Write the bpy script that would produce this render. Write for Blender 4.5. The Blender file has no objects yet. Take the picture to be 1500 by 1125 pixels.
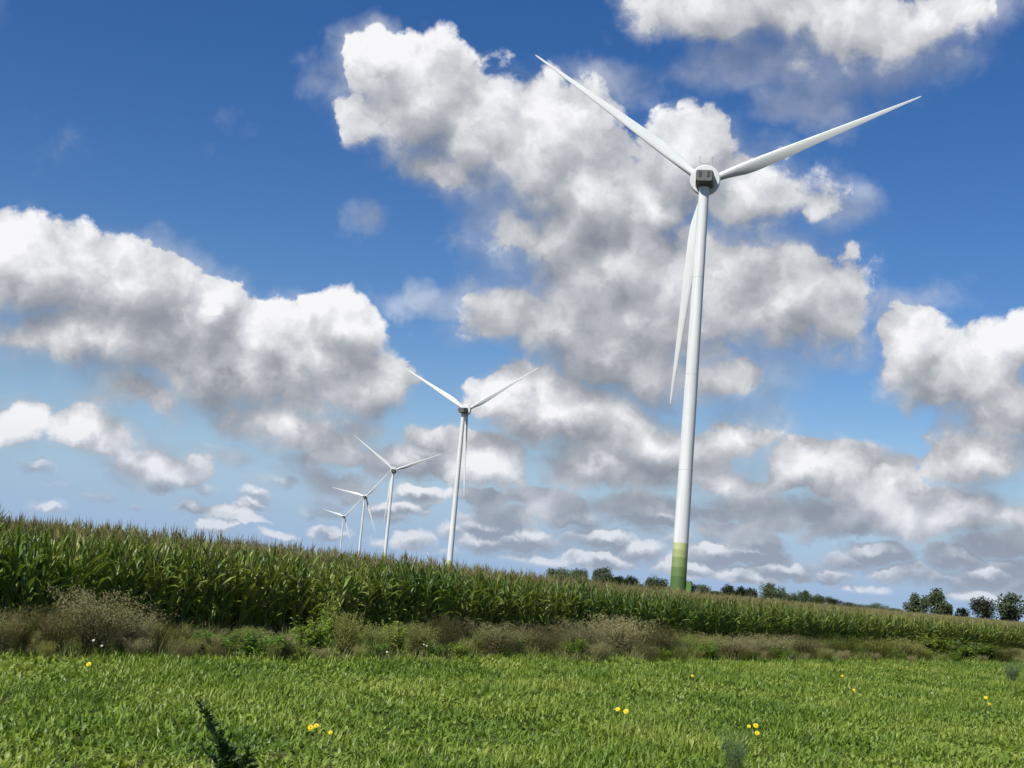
import bpy, bmesh, math, random
import numpy as np
from mathutils import Vector, Matrix, Euler

SC = bpy.context.scene
COL = SC.collection
R = math.radians

# ------------------------------------------------------------------ camera
FPX = 1850.0                         # focal length in pixels of the 1500 px wide photograph
CAM_Z = 1.9
PITCH = math.atan(281.4 / FPX)
ROLL = R(5.0)
_r0 = Vector((1, 0, 0))
FWD = Vector((0, math.cos(PITCH), math.sin(PITCH)))
_u0 = Vector((0, -math.sin(PITCH), math.cos(PITCH)))
RGT = math.cos(ROLL) * _r0 + math.sin(ROLL) * _u0
UPV = -math.sin(ROLL) * _r0 + math.cos(ROLL) * _u0
cam_data = bpy.data.cameras.new('camera')
cam_data.sensor_width = 36.0
cam_data.lens = 36.0 * FPX / 1500.0
cam_data.clip_start = 0.1
cam_data.clip_end = 60000.0
cam = bpy.data.objects.new('camera', cam_data)
COL.objects.link(cam)
cam.matrix_world = Matrix(((RGT.x, UPV.x, -FWD.x, 0), (RGT.y, UPV.y, -FWD.y, 0), (RGT.z, UPV.z, -FWD.z, CAM_Z), (0, 0, 0, 1)))
SC.camera = cam


def ray(px, py):
    return (FWD * FPX + RGT * (px - 750.0) - UPV * (py - 562.5)).normalized()


def ground_at(px, py, z=0.0):
    d = ray(px, py)
    t = (z - CAM_Z) / d.z
    return Vector((d.x * t, d.y * t, z))


def az_el(px, py):
    d = ray(px, py)
    return math.atan2(d.x, d.y), math.asin(d.z)


# ------------------------------------------------------------------ light
SUN_EL, SUN_PHI = R(44), R(42)       # sun high behind the camera, to its left
SUN_DIR = Vector((-math.sin(SUN_PHI) * math.cos(SUN_EL), -math.cos(SUN_PHI) * math.cos(SUN_EL), math.sin(SUN_EL)))
sun_data = bpy.data.lights.new('sun', 'SUN')
sun_data.energy = 4.8
sun_data.angle = R(0.53)
sun_data.color = (1.0, 0.955, 0.88)
sun = bpy.data.objects.new('sun', sun_data)
COL.objects.link(sun)
sun.rotation_euler = SUN_DIR.to_track_quat('Z', 'Y').to_euler()
sun.location = SUN_DIR * 300

SC.view_settings.view_transform = 'Standard'
SC.view_settings.look = 'None'
SC.view_settings.exposure = 0.28
SC.view_settings.gamma = 1.0
SC.view_settings.use_curve_mapping = False
SC.cycles.max_bounces = 6
SC.cycles.diffuse_bounces = 3
SC.cycles.glossy_bounces = 2
SC.cycles.transmission_bounces = 4
SC.cycles.transparent_max_bounces = 8
SC.cycles.use_denoising = True
try:
    SC.cycles.denoiser = 'OPENIMAGEDENOISE'
except Exception:
    pass


# ------------------------------------------------------------------ node helpers
class NT:
    def __init__(self, tree):
        self.t = tree
        tree.nodes.clear()

    def n(self, typ, **kw):
        nd = self.t.nodes.new(typ)
        for k, v in kw.items():
            setattr(nd, k, v)
        return nd

    def link(self, a, b):
        self.t.links.new(a, b)

    def put(self, sock, v):
        if hasattr(v, 'is_output'):
            self.t.links.new(v, sock)
        else:
            sock.default_value = v

    def m(self, op, a, b=None, c=None, clamp=False):
        nd = self.t.nodes.new('ShaderNodeMath')
        nd.operation = op
        nd.use_clamp = clamp
        self.put(nd.inputs[0], a)
        if b is not None:
            self.put(nd.inputs[1], b)
        if c is not None:
            self.put(nd.inputs[2], c)
        return nd.outputs[0]

    def vm(self, op, a, b=None, scale=None):
        nd = self.t.nodes.new('ShaderNodeVectorMath')
        nd.operation = op
        self.put(nd.inputs[0], a)
        if b is not None:
            self.put(nd.inputs[1], b)
        if scale is not None:
            self.put(nd.inputs[3], scale)
        return nd.outputs[1] if op in ('DOT_PRODUCT', 'LENGTH', 'DISTANCE') else nd.outputs[0]

    def noise(self, vec, scale, detail=4.0, rough=0.55, dim='3D', out=0, lac=2.0, dist=0.0):
        nd = self.t.nodes.new('ShaderNodeTexNoise')
        nd.noise_dimensions = dim
        if vec is not None:
            self.put(nd.inputs['Vector'], vec)
        nd.inputs['Scale'].default_value = scale
        nd.inputs['Detail'].default_value = detail
        nd.inputs['Roughness'].default_value = rough
        nd.inputs['Lacunarity'].default_value = lac
        nd.inputs['Distortion'].default_value = dist
        return nd.outputs[out]

    def smooth(self, v, a, b, lo=0.0, hi=1.0):
        nd = self.t.nodes.new('ShaderNodeMapRange')
        nd.interpolation_type = 'SMOOTHSTEP'
        self.put(nd.inputs[0], v)
        self.put(nd.inputs[1], a)
        self.put(nd.inputs[2], b)
        self.put(nd.inputs[3], lo)
        self.put(nd.inputs[4], hi)
        return nd.outputs[0]

    def lin(self, v, a, b, lo=0.0, hi=1.0):
        nd = self.t.nodes.new('ShaderNodeMapRange')
        self.put(nd.inputs[0], v)
        self.put(nd.inputs[1], a)
        self.put(nd.inputs[2], b)
        self.put(nd.inputs[3], lo)
        self.put(nd.inputs[4], hi)
        return nd.outputs[0]

    def mix(self, f, a, b, mode='MIX'):
        nd = self.t.nodes.new('ShaderNodeMix')
        nd.data_type = 'RGBA'
        nd.blend_type = mode
        self.put(nd.inputs[0], f)
        for s, v in ((nd.inputs[6], a), (nd.inputs[7], b)):
            if not hasattr(v, 'is_output') and len(v) == 3:
                v = (*v, 1.0)
            self.put(s, v)
        return nd.outputs[2]

    def ramp(self, f, stops):
        nd = self.t.nodes.new('ShaderNodeValToRGB')
        self.put(nd.inputs[0], f)
        el = nd.color_ramp.elements
        while len(el) < len(stops):
            el.new(0.5)
        for e, (p, c) in zip(el, stops):
            e.position = p
            e.color = (*c, 1.0) if len(c) == 3 else c
        return nd.outputs[0]


# ------------------------------------------------------------------ sky with cumulus
# every cumulus of the sky in view: (pixel x, pixel y, half width, half height, weight)
CLOUDS = [
    # big cumulus left of the near rotor
    (560, 90, 58, 62, 1), (600, 165, 100, 90, 1), (530, 170, 56, 60, .7), (690, 205, 105, 84, 1), (650, 262, 110, 52, .9),
    (790, 235, 110, 90, 1), (870, 285, 105, 70, 1),
    # behind the rotor
    (1015, 240, 80, 66, .9), (1090, 285, 110, 60, .85), (1190, 300, 56, 44, .55), (960, 300, 80, 60, .9),
    # central mass below it
    (790, 345, 110, 44, .85), (905, 400, 200, 105, 1), (960, 470, 220, 110, 1), (740, 450, 66, 34, .55), (840, 475, 130, 66, 1), (1000, 440, 170, 110, 1),
    (1140, 440, 140, 80, 1), (1235, 465, 60, 50, .7), (940, 530, 170, 60, 1), (1075, 540, 70, 46, .95),
    # left bank
    (50, 405, 130, 66, 1), (170, 435, 115, 80, .95), (70, 350, 80, 30, .5), (130, 500, 150, 70, .95), (370, 560, 170, 60, .95), (290, 465, 60, 48, 1), (310, 525, 115, 66, 1),
    (410, 530, 110, 70, 1), (525, 500, 58, 58, 1.05), (535, 560, 86, 52, 1), (200, 580, 100, 36, .8), (20, 480, 80, 60, .55),
    # smaller ones under the bank
    (430, 628, 120, 38, .95), (335, 610, 60, 28, .8), (130, 645, 52, 38, .95), (215, 680, 76, 30, .95), (15, 640, 46, 34, .9),
    (480, 690, 76, 28, .8), (330, 770, 52, 12, .75),
    # lower middle
    (755, 590, 70, 46, .95), (840, 612, 130, 66, 1), (800, 340, 130, 70, .9), (1100, 380, 130, 70, .85), (960, 655, 150, 60, 1), (1090, 632, 58, 46, .95), (705, 680, 58, 38, .95), (1060, 700, 130, 44, .95),
    (880, 700, 120, 36, .8), (760, 735, 110, 22, .65),
    (1180, 690, 80, 46, .95), (1265, 730, 90, 44, .9), (1110, 765, 120, 28, .7),
    # right edge
    (1350, 515, 62, 50, 1), (1415, 560, 90, 66, 1), (1475, 610, 60, 50, 1), (1445, 675, 90, 56, 1), (1500, 500, 56, 36, .7),
    (1400, 745, 100, 44, .95), (1490, 775, 60, 34, .8),
    # top right
    (1100, 5, 190, 76, .70), (1250, 55, 180, 84, .70), (1370, 30, 110, 66, .62),
]
# thin veils: the same, but never dense
VEILS = [(1280, 90, 200, 60, 1), (1080, 80, 120, 50, .9), (640, 440, 90, 26, 1), (1210, 515, 90, 30, .9), (1230, 650, 60, 20, 1), (1310, 455, 50, 26, .9), (1340, 440, 70, 34, .8), (1170, 160, 80, 34, .9),
         (1480, 10, 80, 44, .8), (880, 130, 110, 44, .9), (540, 340, 60, 34, .8), (1315, 665, 36, 22, .8), (500, 130, 60, 50, .7), (1240, 310, 70, 50, .8),
         (1010, 110, 120, 30, .7), (180, 380, 90, 40, .8)]

world = bpy.data.worlds.new('World')
SC.world = world
world.use_nodes = True
w = NT(world.node_tree)
SKY_STRENGTH = 0.082
sky = w.n('ShaderNodeTexSky', sky_type='NISHITA')
sky.sun_disc = False
sky.sun_elevation = SUN_EL
sky.sun_rotation = math.atan2(SUN_DIR.x, SUN_DIR.y)
sky.altitude = 0.0
sky.air_density = 1.0
sky.dust_density = 0.15
sky.ozone_density = 2.5
tc = w.n('ShaderNodeTexCoord')
D = w.vm('NORMALIZE', tc.outputs['Generated'])
sep = w.n('ShaderNodeSeparateXYZ')
w.link(D, sep.inputs[0])
AZ = w.m('ARCTAN2', sep.outputs[0], sep.outputs[1])
EL = w.m('ARCSINE', sep.outputs[2])
cmb = w.n('ShaderNodeCombineXYZ')
w.link(AZ, cmb.inputs[0])
w.link(EL, cmb.inputs[1])
CH = cmb.outputs[0]
# ragged outline: the chart is bent by noise before the clouds are read
wv = w.noise(D, 9.0, 3.0, 0.55, out=1)
warp = w.vm('SCALE', w.vm('SUBTRACT', wv, (0.5, 0.5, 0.5)), scale=0.075)
wv2 = w.noise(D, 30.0, 4.0, 0.62, out=1)
warp2 = w.vm('SCALE', w.vm('SUBTRACT', wv2, (0.5, 0.5, 0.5)), scale=0.030)
P0 = w.vm('ADD', w.vm('ADD', CH, warp), warp2)


def billow(v):
    a = w.noise(v, 15.0, 8.0, 0.60)
    vo = w.n('ShaderNodeTexVoronoi', feature='F1')
    vo.inputs['Scale'].default_value = 32.0
    vo.inputs['Detail'].default_value = 1.0
    vo.inputs['Roughness'].default_value = 0.5
    w.link(v, vo.inputs['Vector'])
    b = w.m('SUBTRACT', 0.55, vo.outputs['Distance'])
    return w.m('ADD', w.m('MULTIPLY', w.m('SUBTRACT', a, 0.5), 1.0), w.m('MULTIPLY', b, 0.24))


SUN_STEP = tuple(c * 0.020 for c in SUN_DIR)
# the cloud texture is bent by a coarse noise too, so that its cells do not show
Dw = w.vm('ADD', D, warp2)
B0 = billow(Dw)
B1 = billow(w.vm('ADD', Dw, SUN_STEP))
VEIL = w.noise(D, 8.0, 5.0, 0.62)
# rows of far small cumuli low over the horizon, all round, closer set to the right
Df = w.vm('ADD', D, w.vm('SCALE', warp2, scale=0.9))
low1 = w.m('MULTIPLY', w.smooth(EL, 0.040, 0.062), w.smooth(EL, 0.140, 0.105))
low2 = w.m('MULTIPLY', w.smooth(EL, 0.006, 0.016), w.smooth(EL, 0.085, 0.060))
thick = w.m('ADD', w.smooth(AZ, -0.20, 0.04, -0.12, 0.42), w.m('MULTIPLY', w.m('SUBTRACT', w.noise(D, 6.0, 1.0), 0.5), 0.5))


def cells(v, sc):
    vo = w.n('ShaderNodeTexVoronoi', feature='F1')
    vo.inputs['Scale'].default_value = sc
    vo.inputs['Randomness'].default_value = 1.0
    w.link(w.vm('MULTIPLY', v, (1.0, 1.0, 2.7)), vo.inputs['Vector'])
    return w.m('ADD', w.m('MULTIPLY_ADD', vo.outputs['Distance'], -1.3, 0.98), thick)


def far_deck(v):
    return w.m('MAXIMUM', w.m('MULTIPLY', cells(v, 13.0), low1), w.m('MULTIPLY', cells(v, 26.0), low2))


FAR = far_deck(Df)
FAR1 = far_deck(w.vm('ADD', Df, (-0.002, 0.0, 0.0042)))
MID = w.noise(D, 11.0, 4.0, 0.6)
FRAY = w.smooth(w.noise(D, 7.5, 2.0), 0.36, 0.66, 0.85, 1.7)
# the same broken cumulus cover on either side, overhead and behind the camera
gen_in = w.vm('MULTIPLY', D, (1.0, 1.0, 1.8))
GEN = w.m('MULTIPLY', w.m('SUBTRACT', w.noise(gen_in, 3.2, 3.0, 0.5), 0.40), 2.4)
GEN1 = w.m('MULTIPLY', w.m('SUBTRACT', w.noise(w.vm('ADD', gen_in, (0.0, 0.0, 0.05)), 3.2, 3.0, 0.5), 0.40), 2.4)
bg_sky = w.n('ShaderNodeBackground')
hs = w.n('ShaderNodeHueSaturation')
hs.inputs['Hue'].default_value = 0.512
hs.inputs['Saturation'].default_value = 1.34
w.link(sky.outputs[0], hs.inputs['Color'])
skc = w.vm('SCALE', hs.outputs[0], scale=SKY_STRENGTH)
# moist air low over the horizon
skc = w.mix(w.smooth(EL, 0.16, 0.0, 0.0, 0.96), skc, (.265, .385, .575))
w.link(skc, bg_sky.inputs[0])
VIS = w.smooth(EL, -0.002, 0.012)
AIR = w.smooth(EL, 0.12, 0.0, 0.0, 0.48)
P1 = w.vm('ADD', P0, (-0.010, 0.027, 0.0))


ASPECT = (1.0, 1.6, 2.4, 3.6)


def cumuli(p, lst):
    # each cumulus is a round hump in a chart stretched to its own flatness
    charts = [w.vm('MULTIPLY', p, (1.0, k, 0.0)) for k in ASPECT]
    acc = None
    for a, e, rx, ry, wt in lst:
        j = min(range(4), key=lambda i: abs(math.log(rx / ry / ASPECT[i])))
        k = ASPECT[j]
        rr = math.sqrt(rx * ry * k)
        dist = w.vm('DISTANCE', charts[j], (a, e * k, 0.0))
        v = w.m('MULTIPLY_ADD', dist, -wt / rr, wt)
        acc = v if acc is None else w.m('SMOOTH_MAX', acc, v, 0.14)
    return w.m('MAXIMUM', acc, 0.0)


def cloud_shader(s0, s1, sv):
    base = w.m('MAXIMUM', s0, FAR)
    den = w.m('ADD', w.m('SUBTRACT', base, 0.235), w.m('MULTIPLY', B0, 0.78))
    dif = w.m('SUBTRACT', s0, s1)
    soft = w.m('MULTIPLY', w.smooth(dif, -0.10, 0.14, 0.40, 0.11), FRAY)      # crisp heads, frayed bases
    alpha = w.smooth(den, 0.0, soft)
    thin = w.m('MULTIPLY', w.m('SUBTRACT', VEIL, 0.5), 1.3)
    veil = w.m('MULTIPLY', w.smooth(w.m('ADD', base, thin), 0.22, 0.75), 0.45)
    veil2 = w.m('MULTIPLY', w.smooth(w.m('ADD', sv, w.m('ADD', thin, w.m('MULTIPLY', B0, 0.7))), 0.16, 0.80), 0.42)
    alpha = w.m('MAXIMUM', alpha, w.m('MAXIMUM', veil, veil2))
    occl = w.m('MULTIPLY', dif, 1.15)
    deck = w.m('MULTIPLY', w.m('SUBTRACT', FAR, FAR1), w.smooth(s0, 0.10, 0.40, 2.1, 0.0))
    fine = w.m('MULTIPLY', w.m('SUBTRACT', B0, B1), 1.25)
    lit = w.m('ADD', w.m('ADD', w.m('ADD', 0.545, occl), w.m('ADD', fine, deck)), w.m('MULTIPLY', w.m('MAXIMUM', den, 0.0), -0.16))
    lit = w.m('ADD', lit, w.m('MULTIPLY', w.m('SUBTRACT', MID, 0.5), 0.40))
    lit = w.m('ADD', lit, w.smooth(s0, 0.10, 0.35, 0.22, 0.0))        # the far ones are small and thin
    col = w.ramp(lit, [(0.0, (.205, .225, .265)), (0.28, (.285, .303, .338)), (0.52, (.39, .405, .44)), (0.76, (.56, .570, .60)), (1.0, (.77, .77, .785))])
    col = w.mix(AIR, col, (.325, .405, .535))
    bg = w.n('ShaderNodeBackground')
    w.link(col, bg.inputs[0])
    mx = w.n('ShaderNodeMixShader')
    w.link(w.m('MULTIPLY', alpha, VIS), mx.inputs[0])
    w.link(bg_sky.outputs[0], mx.inputs[1])
    w.link(bg.outputs[0], mx.inputs[2])
    return mx.outputs[0]


ENL = 1.76
BLOBS = []
for c in CLOUDS:
    a, e = az_el(c[0], c[1])
    BLOBS.append((a, e, c[2] / FPX * ENL, c[3] / FPX * ENL, c[4]))
# beside and above the frame the broken cover takes over
fr = w.m('MAXIMUM', w.smooth(w.m('ABSOLUTE', AZ), 0.34, 0.44), w.smooth(EL, 0.50, 0.60))
s0 = w.m('MAXIMUM', cumuli(P0, BLOBS), w.m('MULTIPLY', GEN, fr))
s1 = w.m('MAXIMUM', cumuli(P1, BLOBS), w.m('MULTIPLY', GEN1, fr))
sv = cumuli(P0, [(*az_el(c[0], c[1]), c[2] / FPX * 1.5, c[3] / FPX * 1.5, c[4]) for c in VEILS])
shader = cloud_shader(s0, s1, sv)
wo = w.n('ShaderNodeOutputWorld')
w.link(shader, wo.inputs[0])
world.cycles.sampling_method = 'MANUAL'
world.cycles.sample_map_resolution = 256
SC.cycles.use_adaptive_sampling = True
SC.cycles.adaptive_threshold = 0.015
SC.cycles.adaptive_min_samples = 8


# ------------------------------------------------------------------ materials
def mat(name):
    m = bpy.data.materials.new(name)
    m.use_nodes = True
    return m, NT(m.node_tree)


def finish(t, col, rough=0.6, trans=0.0, tcol=None, spec=0.5, bump=None):
    b = t.n('ShaderNodeBsdfPrincipled')
    t.put(b.inputs['Base Color'], col if hasattr(col, 'is_output') else (*col, 1.0))
    t.put(b.inputs['Roughness'], rough)
    t.put(b.inputs['Specular IOR Level'], spec)
    if bump is not None:
        t.link(bump, b.inputs['Normal'])
    o = t.n('ShaderNodeOutputMaterial')
    if trans > 0:
        tr = t.n('ShaderNodeBsdfTranslucent')
        t.put(tr.inputs[0], tcol if tcol is not None else col)
        mx = t.n('ShaderNodeMixShader')
        mx.inputs[0].default_value = trans
        t.link(b.outputs[0], mx.inputs[1])
        t.link(tr.outputs[0], mx.inputs[2])
        t.link(mx.outputs[0], o.inputs[0])
    else:
        t.link(b.outputs[0], o.inputs[0])


def leaf_mat(name, stops, rough=0.5, trans=0.3, tint=(1.25, 1.2, .55), spec=0.5, nscale=0.35, fine=9.0, mott=.40, drift=.55, ripe=0.0):
    """leaf colour: its own shade per plant, broad drifts over the field, fine mottling"""
    m, t = mat(name)
    oi = t.n('ShaderNodeObjectInfo')
    geo = t.n('ShaderNodeNewGeometry')
    n1 = t.noise(geo.outputs['Position'], nscale, 2.0)
    n2 = t.noise(geo.outputs['Position'], fine, 2.0)
    f = t.m('ADD', t.m('MULTIPLY', oi.outputs['Random'], 0.30), t.m('ADD', t.m('MULTIPLY', n1, drift), t.m('MULTIPLY', n2, mott)))
    if ripe:                             # the field is riper towards its far right end
        sx = t.n('ShaderNodeSeparateXYZ')
        t.link(geo.outputs['Position'], sx.inputs[0])
        f = t.m('ADD', f, t.smooth(sx.outputs[0], -4.0, 22.0, 0.0, ripe))
    f = t.m('SUBTRACT', f, 0.13 + (mott - .40) * .5 + (drift - .55) * .5, clamp=True)
    c = t.ramp(f, stops)
    tcol = t.mix(1.0, c, tint, 'MULTIPLY')
    finish(t, c, rough, trans, tcol, spec)
    return m


def plain_mat(name, col, rough=0.5, var=0.06, nscale=0.4, spec=0.5, stretch=None, metal=0.0):
    m, t = mat(name)
    tcn = t.n('ShaderNodeTexCoord')
    v = tcn.outputs['Object']
    if stretch:
        v = t.vm('MULTIPLY', v, stretch)
    n = t.noise(v, nscale, 5.0, 0.6)
    lo = tuple(max(0, c * (1 - 2 * var)) for c in col)
    hi = tuple(c * (1 + var) for c in col)
    finish(t, t.ramp(n, [(0.3, lo), (0.7, hi)]), rough, spec=spec)
    return m


M = {}
M['tower'] = plain_mat('tower_paint', (.63, .65, .635), .42, .09, .9, stretch=(1, 1, .05))
M['blade'] = plain_mat('blade_gelcoat', (.62, .645, .63), .38, .05, .3, stretch=(1, 1, .25))
M['nacelle'] = plain_mat('nacelle_grey', (.125, .13, .125), .55, .08, .8)
M['ring'] = plain_mat('generator_white', (.63, .65, .63), .45, .05, .6)
M['seam'] = plain_mat('tower_flange', (.50, .515, .50), .5, .08, .8)
M['vent'] = plain_mat('vent_dark', (.045, .048, .048), .6, .1, 2.0)
M['steel'] = plain_mat('galvanised_steel', (.33, .34, .35), .45, .1, 3.0)
for i, c in enumerate([(.074, .135, .034), (.122, .190, .052), (.21, .278, .094), (.33, .378, .155), (.43, .465, .21)]):
    M['band%d' % i] = plain_mat('green_band_%d' % i, c, .45, .05, .7)
M['stair'] = plain_mat('stair_green', (.10, .20, .04), .5, .06, 1.5)
M['cabinet'] = plain_mat('cabinet_dark', (.03, .045, .035), .5, .1, 1.5)

M['corn'] = leaf_mat('corn_leaf', [(0.10, (.040, .094, .018)), (0.40, (.098, .172, .030)), (0.64, (.190, .248, .048)), (0.9, (.30, .30, .085))], .42, .32, spec=.42, nscale=.22, fine=5.0, mott=.65, drift=.8, ripe=.13)
M['stalk'] = leaf_mat('corn_stalk', [(0.2, (.055, .085, .025)), (0.8, (.13, .125, .045))], .5, 0.0, nscale=.4)
M['tassel'] = leaf_mat('corn_tassel', [(0.15, (.130, .135, .046)), (0.5, (.22, .205, .078)), (0.85, (.33, .29, .125))], .7, .15, tint=(1.1, 1, .8))
M['grass'] = leaf_mat('grass_leaf', [(0.06, (.056, .115, .013)), (0.34, (.130, .215, .024)), (0.62, (.222, .308, .043)), (0.92, (.36, .39, .095))], .46, .34, spec=.38, nscale=.34, fine=17.0, mott=.95, drift=1.1)
M['drygrass'] = leaf_mat('dry_grass_blade', [(0.15, (.090, .125, .026)), (0.5, (.18, .190, .056)), (0.85, (.30, .265, .115))], .7, .25, tint=(1.1, 1, .7), nscale=.5)
M['feather'] = leaf_mat('seeding_weed', [(0.15, (.140, .142, .054)), (0.5, (.235, .215, .092)), (0.85, (.33, .285, .135))], .75, .3, tint=(1.1, .95, .75), nscale=.6)
M['olive'] = leaf_mat('olive_weed', [(0.15, (.105, .135, .026)), (0.5, (.18, .200, .042)), (0.85, (.26, .25, .066))], .7, .25, nscale=.6)
M['herb'] = leaf_mat('bright_herb', [(0.15, (.060, .145, .014)), (0.5, (.105, .215, .022)), (0.85, (.16, .27, .035))], .5, .3, nscale=.8)
M['darkweed'] = leaf_mat('dark_weed', [(0.15, (.026, .060, .014)), (0.5, (.050, .098, .024)), (0.85, (.10, .155, .040))], .6, .3, nscale=1.0)
M['blueweed'] = leaf_mat('bluish_weed', [(0.15, (.045, .090, .028)), (0.5, (.072, .125, .038)), (0.85, (.11, .16, .05))], .6, .2, nscale=1.0)
M['stem'] = leaf_mat('weed_stem', [(0.2, (.045, .06, .02)), (0.8, (.10, .095, .04))], .6, 0.0)
M['petal'] = leaf_mat('yellow_petal', [(0.2, (.86, .66, .010)), (0.8, (.90, .74, .02))], .6, .3, tint=(1, 1, .5))
M['eye'] = plain_mat('flower_eye', (.45, .22, .01), .7, .1, 30)
M['white'] = leaf_mat('white_petal', [(0.2, (.66, .66, .58)), (0.8, (.78, .78, .70))], .6, .3, tint=(1, 1, 1))
M['treeleaf'] = leaf_mat('tree_leaf', [(0.15, (.036, .058, .022)), (0.5, (.058, .084, .031)), (0.85, (.090, .115, .042))], .6, .18, nscale=.12, fine=.7)
M['treeleaf2'] = leaf_mat('tree_leaf_pale', [(0.15, (.036, .052, .026)), (0.5, (.055, .074, .036)), (0.85, (.085, .10, .052))], .6, .18, nscale=.12, fine=.7)
M['bark'] = plain_mat('bark', (.11, .085, .06), .9, .25, 2.0, stretch=(1, 1, .2))

m, t = mat('soil_and_sward')
geo = t.n('ShaderNodeNewGeometry')
na = t.noise(geo.outputs['Position'], .8, 6.0, .62)
nb = t.noise(geo.outputs['Position'], .03, 3.0)
soil = t.ramp(na, [(.3, (.045, .034, .020)), (.7, (.10, .078, .048))])
sward = t.ramp(na, [(.3, (.025, .045, .012)), (.7, (.05, .08, .020))])
gcol = t.mix(t.smooth(t.m('ADD', na, t.m('MULTIPLY', nb, .4)), .5, .8), sward, soil)
bp = t.n('ShaderNodeBump')
bp.inputs['Strength'].default_value = .6
bp.inputs['Distance'].default_value = .08
t.link(na, bp.inputs['Height'])
finish(t, gcol, .95, spec=.2, bump=bp.outputs[0])
M['ground'] = m


# ------------------------------------------------------------------ mesh helpers
class MB:
    """collects faces, builds one mesh"""

    def __init__(self):
        self.v, self.f, self.mi = [], [], []

    def add(self, verts, faces, mi=0):
        o = len(self.v)
        self.v.extend(tuple(x) for x in verts)
        self.f.extend(tuple(i + o for i in q) for q in faces)
        self.mi.extend([mi] * len(faces))

    def merge(self, other, mtx, mi=None):
        o = len(self.v)
        self.v.extend(tuple(mtx @ Vector(x)) for x in other.v)
        self.f.extend(tuple(i + o for i in q) for q in other.f)
        self.mi.extend(other.mi if mi is None else [mi] * len(other.f))

    def box(self, x0, x1, y0, y1, z0, z1, mi=0):
        self.add([(x0, y0, z0), (x1, y0, z0), (x1, y1, z0), (x0, y1, z0), (x0, y0, z1), (x1, y0, z1), (x1, y1, z1), (x0, y1, z1)],
                 [(0, 3, 2, 1), (4, 5, 6, 7), (0, 1, 5, 4), (1, 2, 6, 5), (2, 3, 7, 6), (3, 0, 4, 7)], mi)

    def rings(self, rings, cap0=True, cap1=True, mi=0):
        n = len(rings[0])
        vs, fs = [], []
        for r in rings:
            vs.extend(r)
        for i in range(len(rings) - 1):
            for j in range(n):
                k = (j + 1) % n
                fs.append((i * n + j, i * n + k, (i + 1) * n + k, (i + 1) * n + j))
        if cap0:
            fs.append(tuple(reversed(range(n))))
        if cap1:
            fs.append(tuple(range((len(rings) - 1) * n, len(rings) * n)))
        self.add(vs, fs, mi)

    def tube(self, pts, rads, n=6, mi=0):
        rs = []
        for i, p in enumerate(pts):
            p = Vector(p)
            a = Vector(pts[max(0, i - 1)])
            b = Vector(pts[min(len(pts) - 1, i + 1)])
            d = (b - a).normalized()
            x = d.orthogonal().normalized()
            y = d.cross(x)
            rs.append([tuple(p + (x * math.cos(q) + y * math.sin(q)) * rads[i]) for q in [2 * math.pi * k / n for k in range(n)]])
        self.rings(rs, mi=mi)

    def mesh(self, name, mats, smooth=False):
        me = bpy.data.meshes.new(name)
        me.from_pydata(self.v, [], self.f)
        for mm in mats:
            me.materials.append(M[mm])
        if len(mats) > 1:
            me.polygons.foreach_set('material_index', self.mi)
        if smooth:
            me.polygons.foreach_set('use_smooth', [True] * len(me.polygons))
        me.update()
        return me


def obj(name, data, parent=None, loc=(0, 0, 0), rot=(0, 0, 0), scale=(1, 1, 1)):
    o = bpy.data.objects.new(name, data)
    COL.objects.link(o)
    o.parent = parent
    o.location = loc
    o.rotation_euler = rot
    o.scale = scale if not isinstance(scale, (int, float)) else (scale,) * 3
    return o


def tag(o, label=None, cat=None, group=None, kind=None):
    for k, v in (('label', label), ('category', cat), ('group', group), ('kind', kind)):
        if v:
            o[k] = v
    return o


def smooth_sharp(me, ang=35):
    me.polygons.foreach_set('use_smooth', [True] * len(me.polygons))
    try:
        me.set_sharp_from_angle(angle=R(ang))
    except Exception:
        pass


def circle(r, z, n, phase=0.0):
    return [(r * math.cos(2 * math.pi * k / n + phase), r * math.sin(2 * math.pi * k / n + phase), z) for k in range(n)]


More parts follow.
